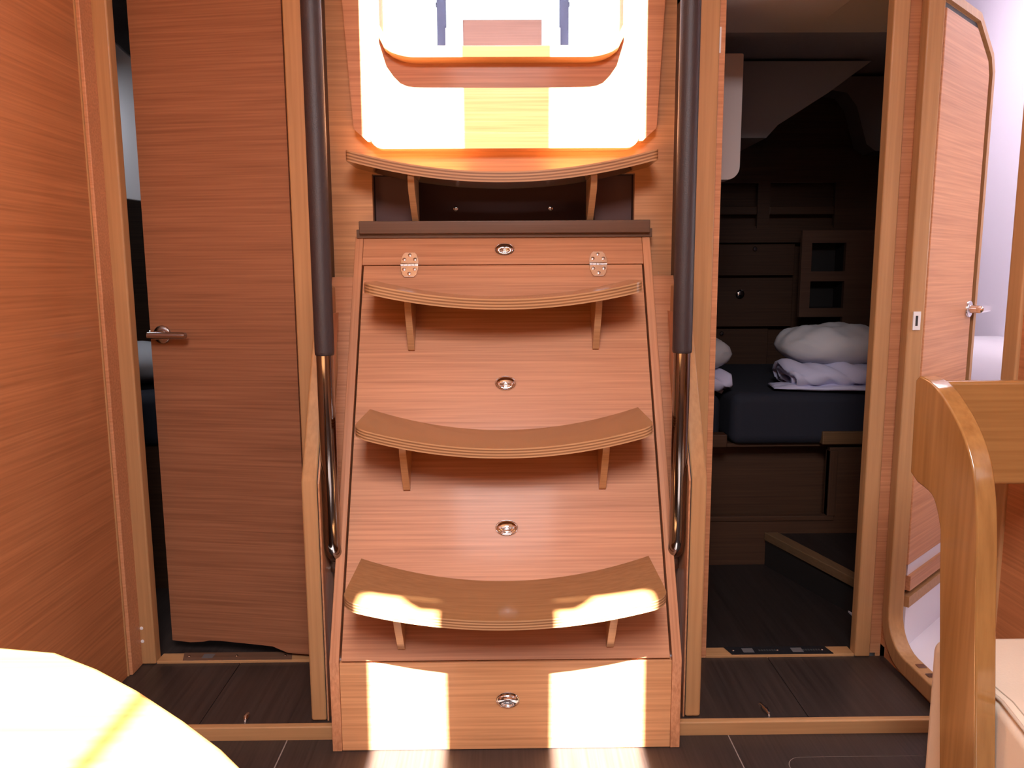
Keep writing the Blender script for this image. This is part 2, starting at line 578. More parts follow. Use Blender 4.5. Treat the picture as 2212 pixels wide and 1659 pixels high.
# kick panel and its latch
box('kick_panel', -.3212, .3212, yS0 + .0015, yS0 + .018, .0005, zS0 - .004, ven_b, st, bev=.001)
nrm = Vector((0, -SLP, 1)).normalized()      # outward normal of the slope
dwn = Vector((0, 1, SLP)).normalized()       # up along the slope


def slab(name, z0, z1, x0, x1, th, m, parent, inset=.0, bev=.0012):
    V = []
    for z in (z0, z1):
        p = Vector((0, ySl(z), z)) - nrm * inset
        for d in (0, th):
            q = p - nrm * d
            for x in (x0, x1):
                V.append((x, q.y, q.z))
    Fc = [(0, 1, 5, 4), (2, 6, 7, 3), (0, 4, 6, 2), (1, 3, 7, 5), (0, 2, 3, 1), (4, 5, 7, 6)]
    return mesh(name, V, Fc, m, parent, bev=bev)


slab('top_rail', .9455, zS1, -.3212, .3212, .018, ven_x, st, .001)
slab('door_panel', zS0 + .001, .9438, -.3175, .3175, .018, ven_x, st, .0012)
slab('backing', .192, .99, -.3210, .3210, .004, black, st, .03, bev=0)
# cap board on top with its end battens
box('cap_board', -.3285, .3375, 1.800, 1.858, 1.0155, 1.0440, cap_m, st, bev=.002)
box('cap_batten', -.3365, .3445, 1.812, 1.858, 1.0060, 1.0260, cap_m, st, bev=.0015)


def tread(name, zc, k, yf, yback, hw, parent, th=.0205, r=.028, layers=7):
    """dished plywood tread: top skin, layered edge, underside"""
    NX = 44
    loop = []
    # outline counter: left-back -> left-front corner -> front -> right-front -> right-back -> back
    xs_ = [-hw + 2 * hw * i / NX for i in range(NX + 1)]
    for i in range(4):
        loop.append((-hw, None, i / 4))
    c = [(-hw + r - r * cos(t), yf + r - r * sin(t)) for t in [pi / 2 * q / 6 for q in range(7)]]
    front = [(x, y) for x, y in c] + [(x, yf) for x in xs_ if abs(x) < hw - r - .002] + [(-x, y) for x, y in reversed(c)]
    zz = lambda x: zc + k * x * x
    back = [(x, yback(zz(x))) for x in xs_]
    V, Fc, MI = [], [], []
    # top grid: interpolate between back(x) and front(x)

    def yfront(x):
        a = abs(x)
        if a <= hw - r:
            return yf
        d = a - (hw - r)
        return yf + r - sqrt(max(0, r * r - d * d))
    xx = sorted(set([round(x, 5) for x in xs_] + [round(s * (hw - r + r * sin(t)), 5) for s in (-1, 1) for t in [pi / 2 * q / 6 for q in range(7)]]))
    M = 6
    idx = {}
    for side in (0, 1):
        for i, x in enumerate(xx):
            for j in range(M + 1):
                t = j / M
                y = yback(zz(x)) * (1 - t) + yfront(x) * t
                z = zz(x) - side * th
                # small round over at the front edge of the top
                if side == 0 and j == M:
                    z -= .0012
                idx[(side, i, j)] = len(V)
                V.append((x, y, z))
    for side in (0, 1):
        for i in range(len(xx) - 1):
            for j in range(M):
                Fc.append((idx[(side, i, j)], idx[(side, i + 1, j)], idx[(side, i + 1, j + 1)], idx[(side, i, j + 1)]))
                MI.append(0 if side == 0 else 3)
    # edge: layered all around
    ring_i = [(0, j) for j in range(M + 1)] + [(i, M) for i in range(1, len(xx))] + [(len(xx) - 1, j) for j in range(M - 1, -1, -1)] + [(i, 0) for i in range(len(xx) - 2, 0, -1)]
    prev = [idx[(0, i, j)] for i, j in ring_i]
    for l in range(1, layers + 1):
        if l < layers:
            cur = []
            for (i, j) in ring_i:
                a, b = Vector(V[idx[(0, i, j)]]), Vector(V[idx[(1, i, j)]])
                cur.append(len(V))
                V.append(tuple(a.lerp(b, l / layers)))
        else:
            cur = [idx[(1, i, j)] for i, j in ring_i]
        n = len(prev)
        for q in range(n):
            q2 = (q + 1) % n
            Fc.append((prev[q], prev[q2], cur[q2], cur[q]))
            MI.append(1 if l % 2 else 2)
        prev = cur
    return mesh(name, V, Fc, [tread_m, ply_a, ply_b, tread_m], parent, mi=MI, smooth=True, flat_ang=radians(30))


specs = [('lower', .3185, .50, 1.292, .2885, .0190), ('middle', .5960, .525, 1.438, .2865, .0205), ('upper', .8737, .43, 1.584, .2865, .0225)]
for nm, zc, k, yf, hw, th in specs:
    t = tread('tread', zc, k, yf, lambda z: ySl(z) + .001, hw, st, th)
    t['label'] = '%s curved plywood tread of the stairs' % nm
    for s in (-1, 1):
        xm = .2015
        ztop = zc + k * xm * xm - th + .002
        zbot = zc - th - .092
        yb1, yb0 = ySl(ztop), ySl(zbot)
        pts = [(yf + .052, ztop), (yf + .060, ztop - .028), (yb0 - .010, zbot + .010), (yb0 - .004, zbot), (yb0 + .003, zbot), (yb1 + .003, ztop)]
        prism('bracket', pts, 'X', s * .1945, s * .2090, ply_a, t, bev=.001)

# hinges on the slope
def hinge(xc):
    zc = .9446
    o = Vector((xc, ySl(zc), zc)) + nrm * .0005
    M = frame_mat(o, (1, 0, 0), nrm)
    body = []
    # plates: local (x across, y up the slope); profile tapers away from the knuckle
    V, Fc = [], []
    out = [(-.0205, .003), (-.0195, .014), (-.0155, .026), (-.011, .031), (.011, .031), (.0155, .026), (.0195, .014), (.0205, .003)]
    h = None
    for sgn in (1, -1):
        b = len(V)
        n = len(out)
        for zl in (0, .0018):
            for (x, y) in out:
                V.append(M @ Vector((x, y * sgn, zl)))
        Fc += [tuple(b + i for i in range(n)), tuple(b + 2 * n - 1 - i for i in range(n))] + [(b + i, b + (i + 1) % n, b + n + (i + 1) % n, b + n + i) for i in range(n)]
    h = mesh('hinge', V, Fc, chrome, st, bev=.0006)
    for i in range(5):
        x0 = -.0202 + i * .00812
        tube('knuckle', [M @ Vector((x0, 0, .0020)), M @ Vector((x0 + .0074, 0, .0020))], .0032, chrome, h, seg=12)
    for sgn in (1, -1):
        for (x, y) in ((-.012, .0125), (.012, .0125), (0, .0235)):
            M2 = frame_mat(M @ Vector((x, y * sgn, .0018)), (1, 0, 0), nrm)
            lathe('screw', [(.0001, -.0005), (.0044, -.0005), (.0044, .0003), (.0030, .0012), (.0001, .0014)], M2, chrome, h, seg=14)
    return h


hinge(-.2130)
hinge(.2170)


def latch(o, ux, nz, parent):
    M = frame_mat(o, ux, nz)
    a = lathe('push_latch', [(.0001, 0), (.0232, 0), (.0232, .0014), (.0222, .0024), (.0208, .0016), (.0001, .0014)], M, chrome, parent, seg=36, sx=1, sy=.70)
    # domed button, its lower half dished for the thumb
    V, Fc = [], []
    NR, NS = 14, 44
    for i in range(NR + 1):
        t = i / NR
        for k in range(NS):
            th = 2 * pi * k / NS
            r = .0212 * t
            x, y = r * cos(th), r * sin(th) * .68
            z = .0012 + .0085 * sqrt(max(0, 1 - t * t * .97))
            dx, dy = x / .0125, (y + .0058) / .0058
            q = max(0, 1 - dx * dx - dy * dy)
            z -= .0065 * sqrt(q) if q > 0 else 0
            V.append(M @ Vector((x, y, max(z, .0005))))
    for i in range(NR):
        for k in range(NS):
            k2 = (k + 1) % NS
            Fc.append((i * NS + k, i * NS + k2, (i + 1) * NS + k2, (i + 1) * NS + k))
    mesh('button', V, Fc, chrome, a, smooth=True)
    return a


for zc in (.979, .6895, .4125):
    latch(Vector((.0035, ySl(zc), zc)) - nrm * .0008, (1, 0, 0), nrm, st)
latch(Vector((.0030, 1.4012, .1045)), (1, 0, 0), (0, -1, 0), st)

# ================================================================== TOP STEP on the bulkhead
ts = empty('top_step', (0, 1.80, 1.15), 'sunlit curved wooden step above the stairs, fixed to the bulkhead', 'step')
tread('tread', 1.145, .41, 1.730, lambda z: YB + .0005, .3405, ts, .0240, r=.012)
for s in (-1, 1):
    zt = 1.145 + .41 * .2 ** 2 - .024 + .002
    prism('bracket', [(1.762, zt), (1.770, zt - .03), (1.838, 1.046), (1.8595, 1.046), (1.8595, zt)], 'X', s * .1960, s * .2110, ply_a, ts, bev=.001)

# ================================================================== HANDRAILS
for s in (-1, 1):
    X = s * .3445
    h = empty('handrail', (X, 1.575, .375), 'stair handrail with brown leather grip and steel foot, %s of the stairs' % ('left' if s < 0 else 'right'), 'handrail')
    yv = 1.485
    P = [(X, yv, 1.85), (X, yv, 1.2), (X, yv, .8), (X, yv, .40)]
    for q in range(1, 9):
        t = q / 8 * pi / 2
        P.append((X, yv + .085 * (1 - cos(t)), .395 - .045 * sin(t)))
    P.append((X, 1.5745, .350))
    tube('rail_tube', P, .0162, steel, h, seg=28)
    lea = tube('leather_grip', [(X, yv, z) for z in (1.84, 1.4, 1.1, .9, .778, .772, .7705)], [.0187] * 5 + [.0182, .0168], leather, h, seg=32)
    lea['label'] = 'brown leather sleeve'
    lathe('foot_flange', [(.0001, 0), (.027, 0), (.030, .030), (.0305, .040), (.029, .044), (.018, .047), (.0001, .047)], frame_mat((X, 1.5750, .342), (1, 0, 0), (0, -1, 0)), dkchrome, h)

# ================================================================== LEFT CABIN DOOR (ajar)
hx, hy = -.458, 1.7075
ex, ey = -.800, 1.760
dl = Vector((ex - hx, ey - hy, 0))
Ld = dl.length
dl.normalize()
dn = Vector((-dl.y, dl.x, 0))
if dn.y < 0:
    dn = -dn
prof = [(0, .0436), (.055, .0445), (.075, .0517), (.092, .0581), (.150, .0608), (.225, .0634), (.252, .0626), (.267, .0584), (.300, .0549), (Ld, .0573), (Ld, ZC - .02), (0, ZC - .02)]
V = []
for off in (0, .028):
    for (d_, z) in prof:
        p = Vector((hx, hy, 0)) + dl * d_ + dn * off
        V.append((p.x, p.y, z))
n = len(prof)
Fc = [tuple(range(n)), tuple(range(2 * n - 1, n - 1, -1))] + [(i, (i + 1) % n, n + (i + 1) % n, n + i) for i in range(n)]
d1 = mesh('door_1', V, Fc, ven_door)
struct(d1, 'left cabin door standing slightly ajar, orange-brown veneer', 'door')


def door_handle(o, along, nz, parent, L=.082, r=.0078, mat=dkchrome):
    along, nz = Vector(along).normalized(), Vector(nz).normalized()
    o = Vector(o)
    hd = lathe('door_handle', [(.0001, 0), (.0205, 0), (.0205, .004), (.019, .0055), (.010, .006), (.0095, .026), (.0001, .026)], frame_mat(o, along, nz), mat, parent)
    hd['label'] = 'chrome lever handle'
    q = o + nz * .030
    tube('lever', [q - along * .017, q - along * .016, q + along * (L * .3), q + along * (L - .012), q + along * (L - .002), q + along * L], [r * .7, r, r, r, r * .85, r * .4], mat, hd, seg=18)
    return hd


ho = Vector((hx, hy, .792)) + dl * (Ld - .030)
door_handle(ho, -dl, -dn, d1, L=.075)
# edge latch bolt
b0 = Vector((hx, hy, .792)) + dl * (Ld + .001) + dn * .012
tube('latch_bolt', [b0 - dl * .002, b0 + dl * .006], .009, chrome, d1, seg=14)

# sills with their strike plates
for s in (-1, 1):
    xa, xb = (-.815, -.453) if s < 0 else (.470, .820)
    sl_ = box('trim_11' if s < 0 else 'trim_12', xa, xb, 1.704, 1.742, ZU - .004, .033, sol_x, bev=.001)
    struct(sl_, 'wooden door sill of the %s cabin' % ('left' if s < 0 else 'right'), 'trim')
    pa, pb = (-.765, -.505) if s < 0 else (.522, .768)
    pl_m = plate_m if s > 0 else cap_m
    plate = prism('sill_plate', [(pa + .010, 1.7055), (pb + .004, 1.7055), (pb - .004, 1.741), (pa, 1.741)], 'Z', .033, .0345, pl_m, sl_)
    plate['label'] = 'black printed sill plate' if s > 0 else 'brown sill plate'
    for x in (pa + .018, (pa + pb) / 2, pb - .016):
        lathe('screw', [(.0001, 0), (.0032, 0), (.0022, .0012), (.0001, .0014)], frame_mat((x, 1.724, .0345), (1, 0, 0), (0, 0, 1)), chrome, plate, seg=12)
    for x in ((pa + .040, pa + .135 + .022) if s > 0 else (pa + .05,)):
        box('print_patch', x, x + .026, 1.713, 1.734, .0345, .0347, grey_m, plate)
    if s > 0:
        for x in (pa + .078, pa + .178 + .005):
            boxes('print_line', [(x + q * .0062, x + q * .0062 + .0046, 1.719, 1.727, .0345, .0347) for q in range(7)], plain('print_faint%d' % int(x * 1000), (.035, .035, .035), .5), plate)

# door keeper hooks lying on the soles
for s in (-1, 1):
    a = Vector((.5314 if s > 0 else -.5307, 1.500 if s > 0 else 1.482, ZU))
    b = Vector((.5365 if s > 0 else -.530, 1.462, ZU))
    e = empty('door_hook', a, 'small chrome hook on the dark sole just %s of the stairs' % ('right' if s > 0 else 'left'), 'hook')
    d_ = (b - a).normalized()
    up = Vector((0, 0, .0035))
    tube('hook_arm', [a + up, a.lerp(b, .3) + up * 1.6, a.lerp(b, .6) + up * 1.4, b + up], [.0034, .0042, .0066, .003], chrome, e, seg=12)
    lathe('eye', [(.0001, 0), (.0045, 0), (.0045, .004), (.003, .0065), (.0001, .007)], frame_mat(a, (1, 0, 0), (0, 0, 1)), chrome, e, seg=14)
    lathe('pin', [(.0001, 0), (.003, 0), (.002, .004), (.0001, .0045)], frame_mat(b, (1, 0, 0), (0, 0, 1)), chrome, e, seg=12)

# ================================================================== HEAD (right doorway)
# door 2: leaf swung into the head, hinged at the aft jamb
h2 = Vector((.922, 1.690, 0))
l2 = Vector((.731, .682, 0)).normalized()
n2 = Vector((.682, -.731, 0)).normalized()      # facing the saloon/camera side
L2 = .345


def leafpts(pts, off):
    return [tuple(h2 + l2 * a + n2 * off + Vector((0, 0, z))) for a, z in pts]


def leafprism(name, pts, o0, o1, m, parent=None, bev=0):
    V = leafpts(pts, o0) + leafpts(pts, o1)
    n = len(pts)
    Fc = [tuple(range(n)), tuple(range(2 * n - 1, n - 1, -1))] + [(i, (i + 1) % n, n + (i + 1) % n, n + i) for i in range(n)]
    return mesh(name, V, Fc, m, parent, bev=bev)


def chamf(a1, ztop, ins):
    # outline of the leaf with the cropped top corner
    return [(0 + ins * 0, .256), (a1 - ins, .256), (a1 - ins, 1.395 - ins * .4), (a1 - .020 - ins * .8, 1.432 - ins * .6), (a1 - .130 - ins * .2, ztop - ins), (0, ztop - ins)]


d2 = leafprism('door_2', chamf(L2, 1.500, 0), -.026, -.004, sol_z, bev=.003)
struct(d2, 'open door leaf with rounded rim inside the right doorway', 'door')
leafprism('groove', chamf(L2, 1.500, .022), -.004, -.0015, black, d2)
pf = leafprism('door_panel', chamf(L2, 1.500, .034), -.004, .0035, ven_leaf, d2, bev=.002)
# raised rim around the leaf
V, Fc = [], []
oo, ii = chamf(L2, 1.500, 0), chamf(L2, 1.500, .018)
n = len(oo)
for off in (-.004, .006):
    V += leafpts(oo, off) + leafpts(ii, off)
for i in range(1, n - 1):
    j = i + 1
    for a in (0,):
        Fc += [(i, j, n + j, n + i), (2 * n + i, 3 * n + i, 3 * n + j, 2 * n + j), (i, 2 * n + i, 2 * n + j, j), (n + i, n + j, 3 * n + j, 3 * n + i)]
mesh('rim', V, Fc, sol_z, d2)
ho = h2 + l2 * (L2 - .058) + Vector((0, 0, .832)) + n2 * .0035
door_handle(ho, l2, n2, d2, L=.060, r=.0085, mat=chrome)

# things low down behind that leaf: stepped wooden shelf and white tray
hs = empty('shower_step', tuple(h2 + l2 * .15), 'white moulded step with two wooden edges low in the right doorway', 'step')


def band(name, z0, z1, o0, o1, m):
    V = [tuple(h2 + l2 * a + n2 * o + Vector((0, 0, z))) for o in (o0, o1) for z in (z0, z1) for a in (.045 + (-.012 - o) * .0, .34)]
    Fc = [(0, 1, 3, 2), (4, 6, 7, 5), (0, 4, 5, 1), (2, 3, 7, 6), (0, 2, 6, 4), (1, 5, 7, 3)]
    return mesh(name, V, Fc, m, hs)


band('white_band', .214, .262, -.035, -.012, white_gel)
band('wooden_edge', .178, .214, -.035, -.004, ven_leaf)
band('shadow_gap', .163, .178, -.035, -.022, black)
band('wooden_edge', .137, .163, -.035, -.004, sol_x)
band('white_base', .0, .137, -.035, -.010, white_gel)

# head compartment shell
hw_ = []
struct(box('floor_head', XR + .024, 1.8, .9, 2.9, -.02, .03, white_gel), 'white shower tray floor', 'floor')
struct(box('wall_head_outboard', 1.60, 1.62, .9, 2.9, 0, 2.0, white_gel), 'white wall beyond the right doorway', 'wall')
# moulded ledge on the outboard side, whose rounded top catches the light
pts = [(1.598, .03), (1.59, .03), (1.40, .03), (1.395, .60), (1.405, .66), (1.43, .70), (1.47, .715), (1.598, .715)]
lg = prism('moulded_ledge', [(x, z) for x, z in pts], 'Y', .92, 2.48, white_gel, smooth=True, flat_ang=radians(50))
tag(lg, 'white moulded ledge along the wall beyond the right doorway', 'ledge')
struct(prism('wall_head_partition', [(.915, 1.745), (.93, 1.745), (1.62, 2.95), (1.60, 2.95)], 'Z', 0, 2.0, white_gel), 'white partition between head and aft cabin', 'wall')
struct(box('wall_head_forward', XR + .02, 1.62, .88, .90, 0, 2.0, white_gel), 'white forward wall of the head', 'wall')
hc = boxes('ceiling_head', [(XR, 1.80, .88, 3.0, 1.97, 2.0)], white_gel)
struct(hc, 'white ceiling of the head', 'ceiling')
for nm_l, e_l, sz_l, loc_l, dir_l in (('head_ceiling_fill', 17, (.38, .58), (1.30, 1.90, 1.955), (0, 0, -1)), ('head_portlight', 5, (.36, .16), (1.59, 1.50, 1.02), (-1, .25, -.1))):  # ceiling lamp is added fill, the head ceiling has no opening
    hl = bpy.data.lights.new(nm_l, 'AREA')
    hl.shape = 'RECTANGLE'
    hl.size, hl.size_y = sz_l
    hl.energy = e_l
    hl.color = (1, .95, .97)
    ho_ = bpy.data.objects.new(nm_l, hl)
    ho_.location = loc_l
    ho_.rotation_euler = Vector(dir_l).to_track_quat('-Z', 'Y').to_euler()
    COL.objects.link(ho_)

# ================================================================== AFT CABIN (right, dark doorway)
csole0 = wood('cabin_sole_board', (.012, .008, .007), (.026, .018, .016), 'Y', fine=170, coarse=40, rough=.5, coat=0)  # sole wood again, cabin dimness put into a darker colour
struct(box('floor_cabin', .41, 2.0, 1.743, 3.4, -.02, .025, csole0), 'dark sole of the aft cabin', 'floor')
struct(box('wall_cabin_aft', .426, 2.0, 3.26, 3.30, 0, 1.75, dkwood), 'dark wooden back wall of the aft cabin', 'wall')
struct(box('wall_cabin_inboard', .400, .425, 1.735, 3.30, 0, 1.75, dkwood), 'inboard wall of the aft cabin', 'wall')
# ceiling: lighter flat part by the door with a shallow panel step, then sloping away
ccm = plain('cabin_ceiling', (.55, .47, .41), .7)
cc = prism('ceiling_cabin', [(.40, 1.762), (.925, 1.762), (1.095, 2.06), (.40, 2.06)], 'Z', 1.525, 1.56, ccm)
box('raised_panel', .426, .77, 1.762, 1.925, 1.515, 1.525, ccm, cc, bev=.003)
struct(cc, 'greyish ceiling panel of the aft cabin', 'ceiling')
lv = [(.426, 2.06, 1.53), (1.095, 2.06, 1.53), (1.57, 2.9, 1.65), (1.77, 3.26, 1.70), (.426, 3.26, 1.70), (.426, 2.9, 1.65)]
lv += [(x, y, z + .03) for x, y, z in lv]
mesh('sloping_liner', lv, [(0, 1, 2, 5), (5, 2, 3, 4), (6, 11, 8, 7), (11, 10, 9, 8), (0, 6, 7, 1), (1, 7, 8, 2), (2, 8, 9, 3), (3, 9, 10, 4), (4, 10, 11, 5), (5, 11, 6, 0)], liner, cc)
# moulding under the cockpit: a grey wedge hanging from the ceiling
wdg = prism('underdeck_moulding', [(.43, 1.60), (1.20, 1.60), (1.065, 1.502), (.903, 1.40), (.867, 1.36), (.43, 1.36)], 'Y', 2.62, 3.05, plain('moulding_grey', (.26, .23, .23), .7))
tag(wdg, 'dark grey underdeck moulding above the aft berth', 'moulding')
wd2 = prism('hull_moulding', [(1.25, 1.66), (1.66, 1.66), (1.66, 1.37), (1.44, 1.385), (1.405, 1.41), (1.36, 1.55), (1.32, 1.60), (1.25, 1.612)], 'Y', 3.07, 3.18, plain('moulding_dark', (.15, .13, .13), .7))
tag(wd2, 'darker moulded frame at the outboard end of the aft cabin', 'moulding')
# white rounded panel edge at the left of the doorway
gp = prism('side_locker_front', rrect(.40, .652, 1.176, 1.507, (.001, .035, .004, .001), 8), 'Y', 2.18, 2.24, plain('locker_white', (.66, .60, .58), .35), bev=.003)
tag(gp, 'pale rounded panel edge at the upper left of the dark doorway', 'panel')

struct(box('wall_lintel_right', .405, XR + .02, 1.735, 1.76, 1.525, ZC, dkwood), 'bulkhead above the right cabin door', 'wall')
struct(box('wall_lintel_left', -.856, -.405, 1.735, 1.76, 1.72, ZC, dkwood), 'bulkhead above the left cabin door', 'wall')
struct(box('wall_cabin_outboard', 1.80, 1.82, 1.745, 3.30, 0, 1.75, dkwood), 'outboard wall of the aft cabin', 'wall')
# cabinets on the back wall
cb = empty('cabin_cabinet', (1.0, 3.18, .6), 'dark wooden cabinet with open shelf, flap doors and drawers behind the berth', 'cabinet')
YC = 3.20
# face frame pieces around the shelf opening y 385-490
boxes('face_frame', [(.43, 1.62, YC, YC + .02, 1.28, 1.42), (1.035, 1.085, YC, YC + .02, 1.10, 1.28), (1.35, 1.62, YC, YC + .02, 1.10, 1.28), (.43, 1.62, YC, YC + .02, 1.043, 1.10)], dkwood, cb)
boxes('fiddle_rail', [(.43, 1.035, YC + .004, YC + .014, 1.155, 1.188), (1.085, 1.35, YC + .004, YC + .014, 1.155, 1.188)], dkwood, cb, bev=.003)
box('shelf_board', .43, 1.62, YC + .01, 3.26, 1.10, 1.11, dkwood, cb)
box('flap_door', .43, 1.195, YC, YC + .018, .910, 1.036, dkwood, cb, bev=.002)
box('drawer', .43, 1.195, YC + .006, YC + .02, .700, .900, dkwood, cb, bev=.002)
box('drawer', .43, 1.10, YC + .006, YC + .02, .50, .690, dkwood, cb, bev=.002)
for (x, z, rr_) in ((1.030, 1.035 - .018, .010), (.975, .834, .018), (.905, .672, .009)):
    lathe('knob', [(.0001, 0), (rr_, 0), (rr_, .004), (rr_ * .7, .008), (.0001, .009)], frame_mat((x, YC, z), (1, 0, 0), (0, -1, 0)), dkchrome, cb, seg=18)
# open-niche unit, a little nearer
nu = empty('niche_unit', (1.33, 3.1, .75), 'dark wooden locker front with two square niches', 'cabinet')
YN = 3.08
nx0, nx1 = 1.218, 1.353
z1a, z1b, z2a, z2b = .925, 1.036, .780, .886
bx = [(1.178, nx0, YN, YN + .02, .745, 1.085), (nx1, 1.60, YN, YN + .02, .690, 1.085), (nx0, nx1, YN, YN + .02, z1b, 1.085), (nx0, nx1, YN, YN + .02, z2b, z1a), (nx0, nx1, YN, YN + .02, .745, z2a)]
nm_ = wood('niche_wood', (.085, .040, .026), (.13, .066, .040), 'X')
boxes('locker_front', bx, nm_, nu)
for (a, b) in ((z1a, z1b), (z2a, z2b)):
    boxes('niche', [(nx0 - .004, nx1 + .004, YN + .10, YN + .105, a - .004, b + .004), (nx0 - .004, nx0, YN + .02, YN + .10, a, b), (nx1, nx1 + .004, YN + .02, YN + .10, a, b), (nx0, nx1, YN + .02, YN + .10, b, b + .004), (nx0, nx1, YN + .02, YN + .10, a - .004, a)], black, nu)

ledge_m = wood('berth_ledge', (.10, .052, .022), (.15, .08, .036), 'X')
ledge_y = wood('step_nosing', (.11, .062, .030), (.16, .09, .045), 'Y')
csole = wood('cabin_sole', (.012, .008, .007), (.026, .018, .016), 'Y', fine=170, coarse=40, rough=.5, coat=0)  # same sole wood, darkened to stand for the dim cabin
# berth
be = empty('aft_berth', (1.0, 2.6, .025), 'low wooden berth base with raised ledge and kick board in the aft cabin', 'bed')
YF = 2.29
boxes('base_front', [(.43, .99, YF, YF + .02, .025, .180), (.99, 1.21, YF, YF + .02, .025, .395)], dkwood, be)
box('base_rail', .43, 1.012, YF - .004, YF + .02, .165, .181, dkwood, be, bev=.002)
box('recess_back', .43, 1.05, YF + .10, YF + .12, .10, .42, dkwood, be)
box('post', .990, 1.014, YF - .006, YF + .03, .18, .385, dkwood_z, be, bev=.002)
box('edge_ledge', .957, 1.21, YF - .022, YF + .03, .408, .448, ledge_m, be, bev=.004)
box('edge_ledge', .43, .672, YF - .015, YF + .03, .400, .440, dkwood, be, bev=.004)
prism('berth_board', [(.43, YF + .02), (1.22, YF + .02), (1.73, 3.19), (.43, 3.19)], 'Z', .395, .405, dkwood, be)
# step with nosing to the right
sp_ = empty('cabin_step', (.95, 2.1, .025), 'dark raised step with a light wooden nosing inside the dark doorway', 'step')
poly = [(.801, 2.285), (.925, 1.90), (1.04, 1.95), (1.20, 2.285)]
prism('step_top', poly, 'Z', .10, .126, csole, sp_)
prism('step_riser', [(.803, 2.284), (.926, 1.905), (1.04, 1.955), (1.20, 2.284)], 'Z', .025, .10, black, sp_)
prism('nosing', [(.799, 2.288), (.918, 1.895), (.950, 1.905), (.842, 2.288)], 'Z', .104, .130, ledge_y, sp_, bev=.003)


def soft(name, cx, cy, cz, sx, sy, sz, m, parent=None, p=2.6, rot=0, droop=0, seed=0, pinch=.0, wr=.006, N=28, taper=0):
    """cushion: superellipsoid with thin rim corners and wrinkles"""
    rnd = random.Random(seed)
    ph = [rnd.uniform(0, 6.28) for _ in range(8)]
    V, Fc = [], []
    for side in (1, -1):
        for i in range(N + 1):
            for j in range(N + 1):
                u, v = -1 + 2 * i / N, -1 + 2 * j / N
                x, y = u, v
                # pillow outline pulled in along the sides
                x *= 1 - pinch * (1 - v * v) * .5 * abs(u)
                y *= 1 - pinch * (1 - u * u) * .5 * abs(v)
                y *= 1 - taper * abs(u) ** 3
                x *= 1 - taper * .7 * abs(v) ** 3
                hgt = ((1 - abs(u) ** p) * (1 - abs(v) ** p)) ** .55
                w = wr * (sin(7 * u + 3 * v + ph[0]) * .5 + sin(11 * v - 5 * u + ph[1]) * .35 + sin(19 * u + 9 * v + ph[2]) * .2) * min(1, hgt * 3)
                z = side * sz * hgt + w * (1 if side > 0 else .4) - droop * (u * u) * .5
                V.append((x * sx, y * sy, z))
    n1 = (N + 1) ** 2
    for s_, o_ in ((0, 0), (1, n1)):
        for i in range(N):
            for j in range(N):
                a = o_ + i * (N + 1) + j
                Fc.append((a, a + N + 1, a + N + 2, a + 1))
    c_, s2 = cos(rot), sin(rot)
    V = [(cx + x * c_ - y * s2, cy + x * s2 + y * c_, cz + z) for x, y, z in V]
    o = mesh(name, V, Fc, m, parent, smooth=True)
    bm = bmesh.new()
    bm.from_mesh(o.data)
    bmesh.ops.remove_doubles(bm, verts=bm.verts, dist=.0005)
    bmesh.ops.recalc_face_normals(bm, faces=bm.faces)
    bm.to_mesh(o.data)
    bm.free()
    return o


mt = empty('mattress', (1.0, 2.7, .405), 'navy blue sheeted mattress on the aft berth', 'mattress')
prism('mattress_body', [(.684, YF - .012), (1.20, YF - .012), (1.60, 3.05), (.684, 3.05)], 'Z', .405, .565, navy, mt, bev=.03, seg=4)
box('mattress_infill', .43, .662, YF + .02, 3.05, .405, .555, navy, mt, bev=.03, seg=4)
p1 = soft('pillow', 1.052, 2.46, .692, .185, .16, .066, linen, p=2.4, rot=.03, seed=2, pinch=.10, wr=.008, taper=.40)
tag(p1, 'plump grey-white pillow on top of the folded duvet', 'pillow')
p2 = soft('pillow', .578, 2.44, .672, .146, .15, .060, linen, p=2.2, rot=-.06, seed=5, pinch=.1, wr=.004, taper=.4)
tag(p2, 'grey-white pillow corner showing at the left of the dark doorway', 'pillow')
# folded duvet: rolled layers, seen as a roll with a spiral end
def duvet(name, x0, x1, yc, z0, h, d, label, lean=.0):
    V, Fc = [], []
    prof = []
    # spiral cross-section in (y, z): outer roll, inner folds
    for q in range(46):
        t = q / 45
        ang = -pi / 2 + t * 2 * pi * 1.9
        r = 1 - .62 * t
        prof.append((r * cos(ang), r * sin(ang)))
    NX = 26
    th = .012
    for i in range(NX + 1):
        u = i / NX
        x = x0 + (x1 - x0) * u
        for (a, b) in prof:
            w = .006 * sin(17 * u + 5 * a) + .005 * sin(31 * u + 7 * b)
            V.append((x + lean * (b + 1) * (1 - u), yc + a * d / 2, z0 + h / 2 + b * h / 2 * (1 + w * 6) + w))
    n = len(prof)
    for i in range(NX):
        for k in range(n - 1):
            Fc.append((i * n + k, i * n + k + 1, (i + 1) * n + k + 1, (i + 1) * n + k))
    o = mesh(name, V, Fc, duvet_m, smooth=True)
    md = o.modifiers.new('solid', 'SOLIDIFY')
    md.thickness = th
    md.offset = 0
    o['label'] = label
    o['category'] = 'duvet'
    return o


duvet('folded_duvet', .895, 1.21, 2.375, .566, .080, .24, 'white folded duvet under the plump pillow', lean=-.02)
duvet('folded_duvet', .44, .692, 2.40, .558, .062, .22, 'white folded duvet corner at the left of the dark doorway')
soft('duvet_flap', .975, 2.33, .577, .155, .060, .010, duvet_m, bpy.data.objects['folded_duvet'], p=3, rot=-.15, seed=8, wr=.003)

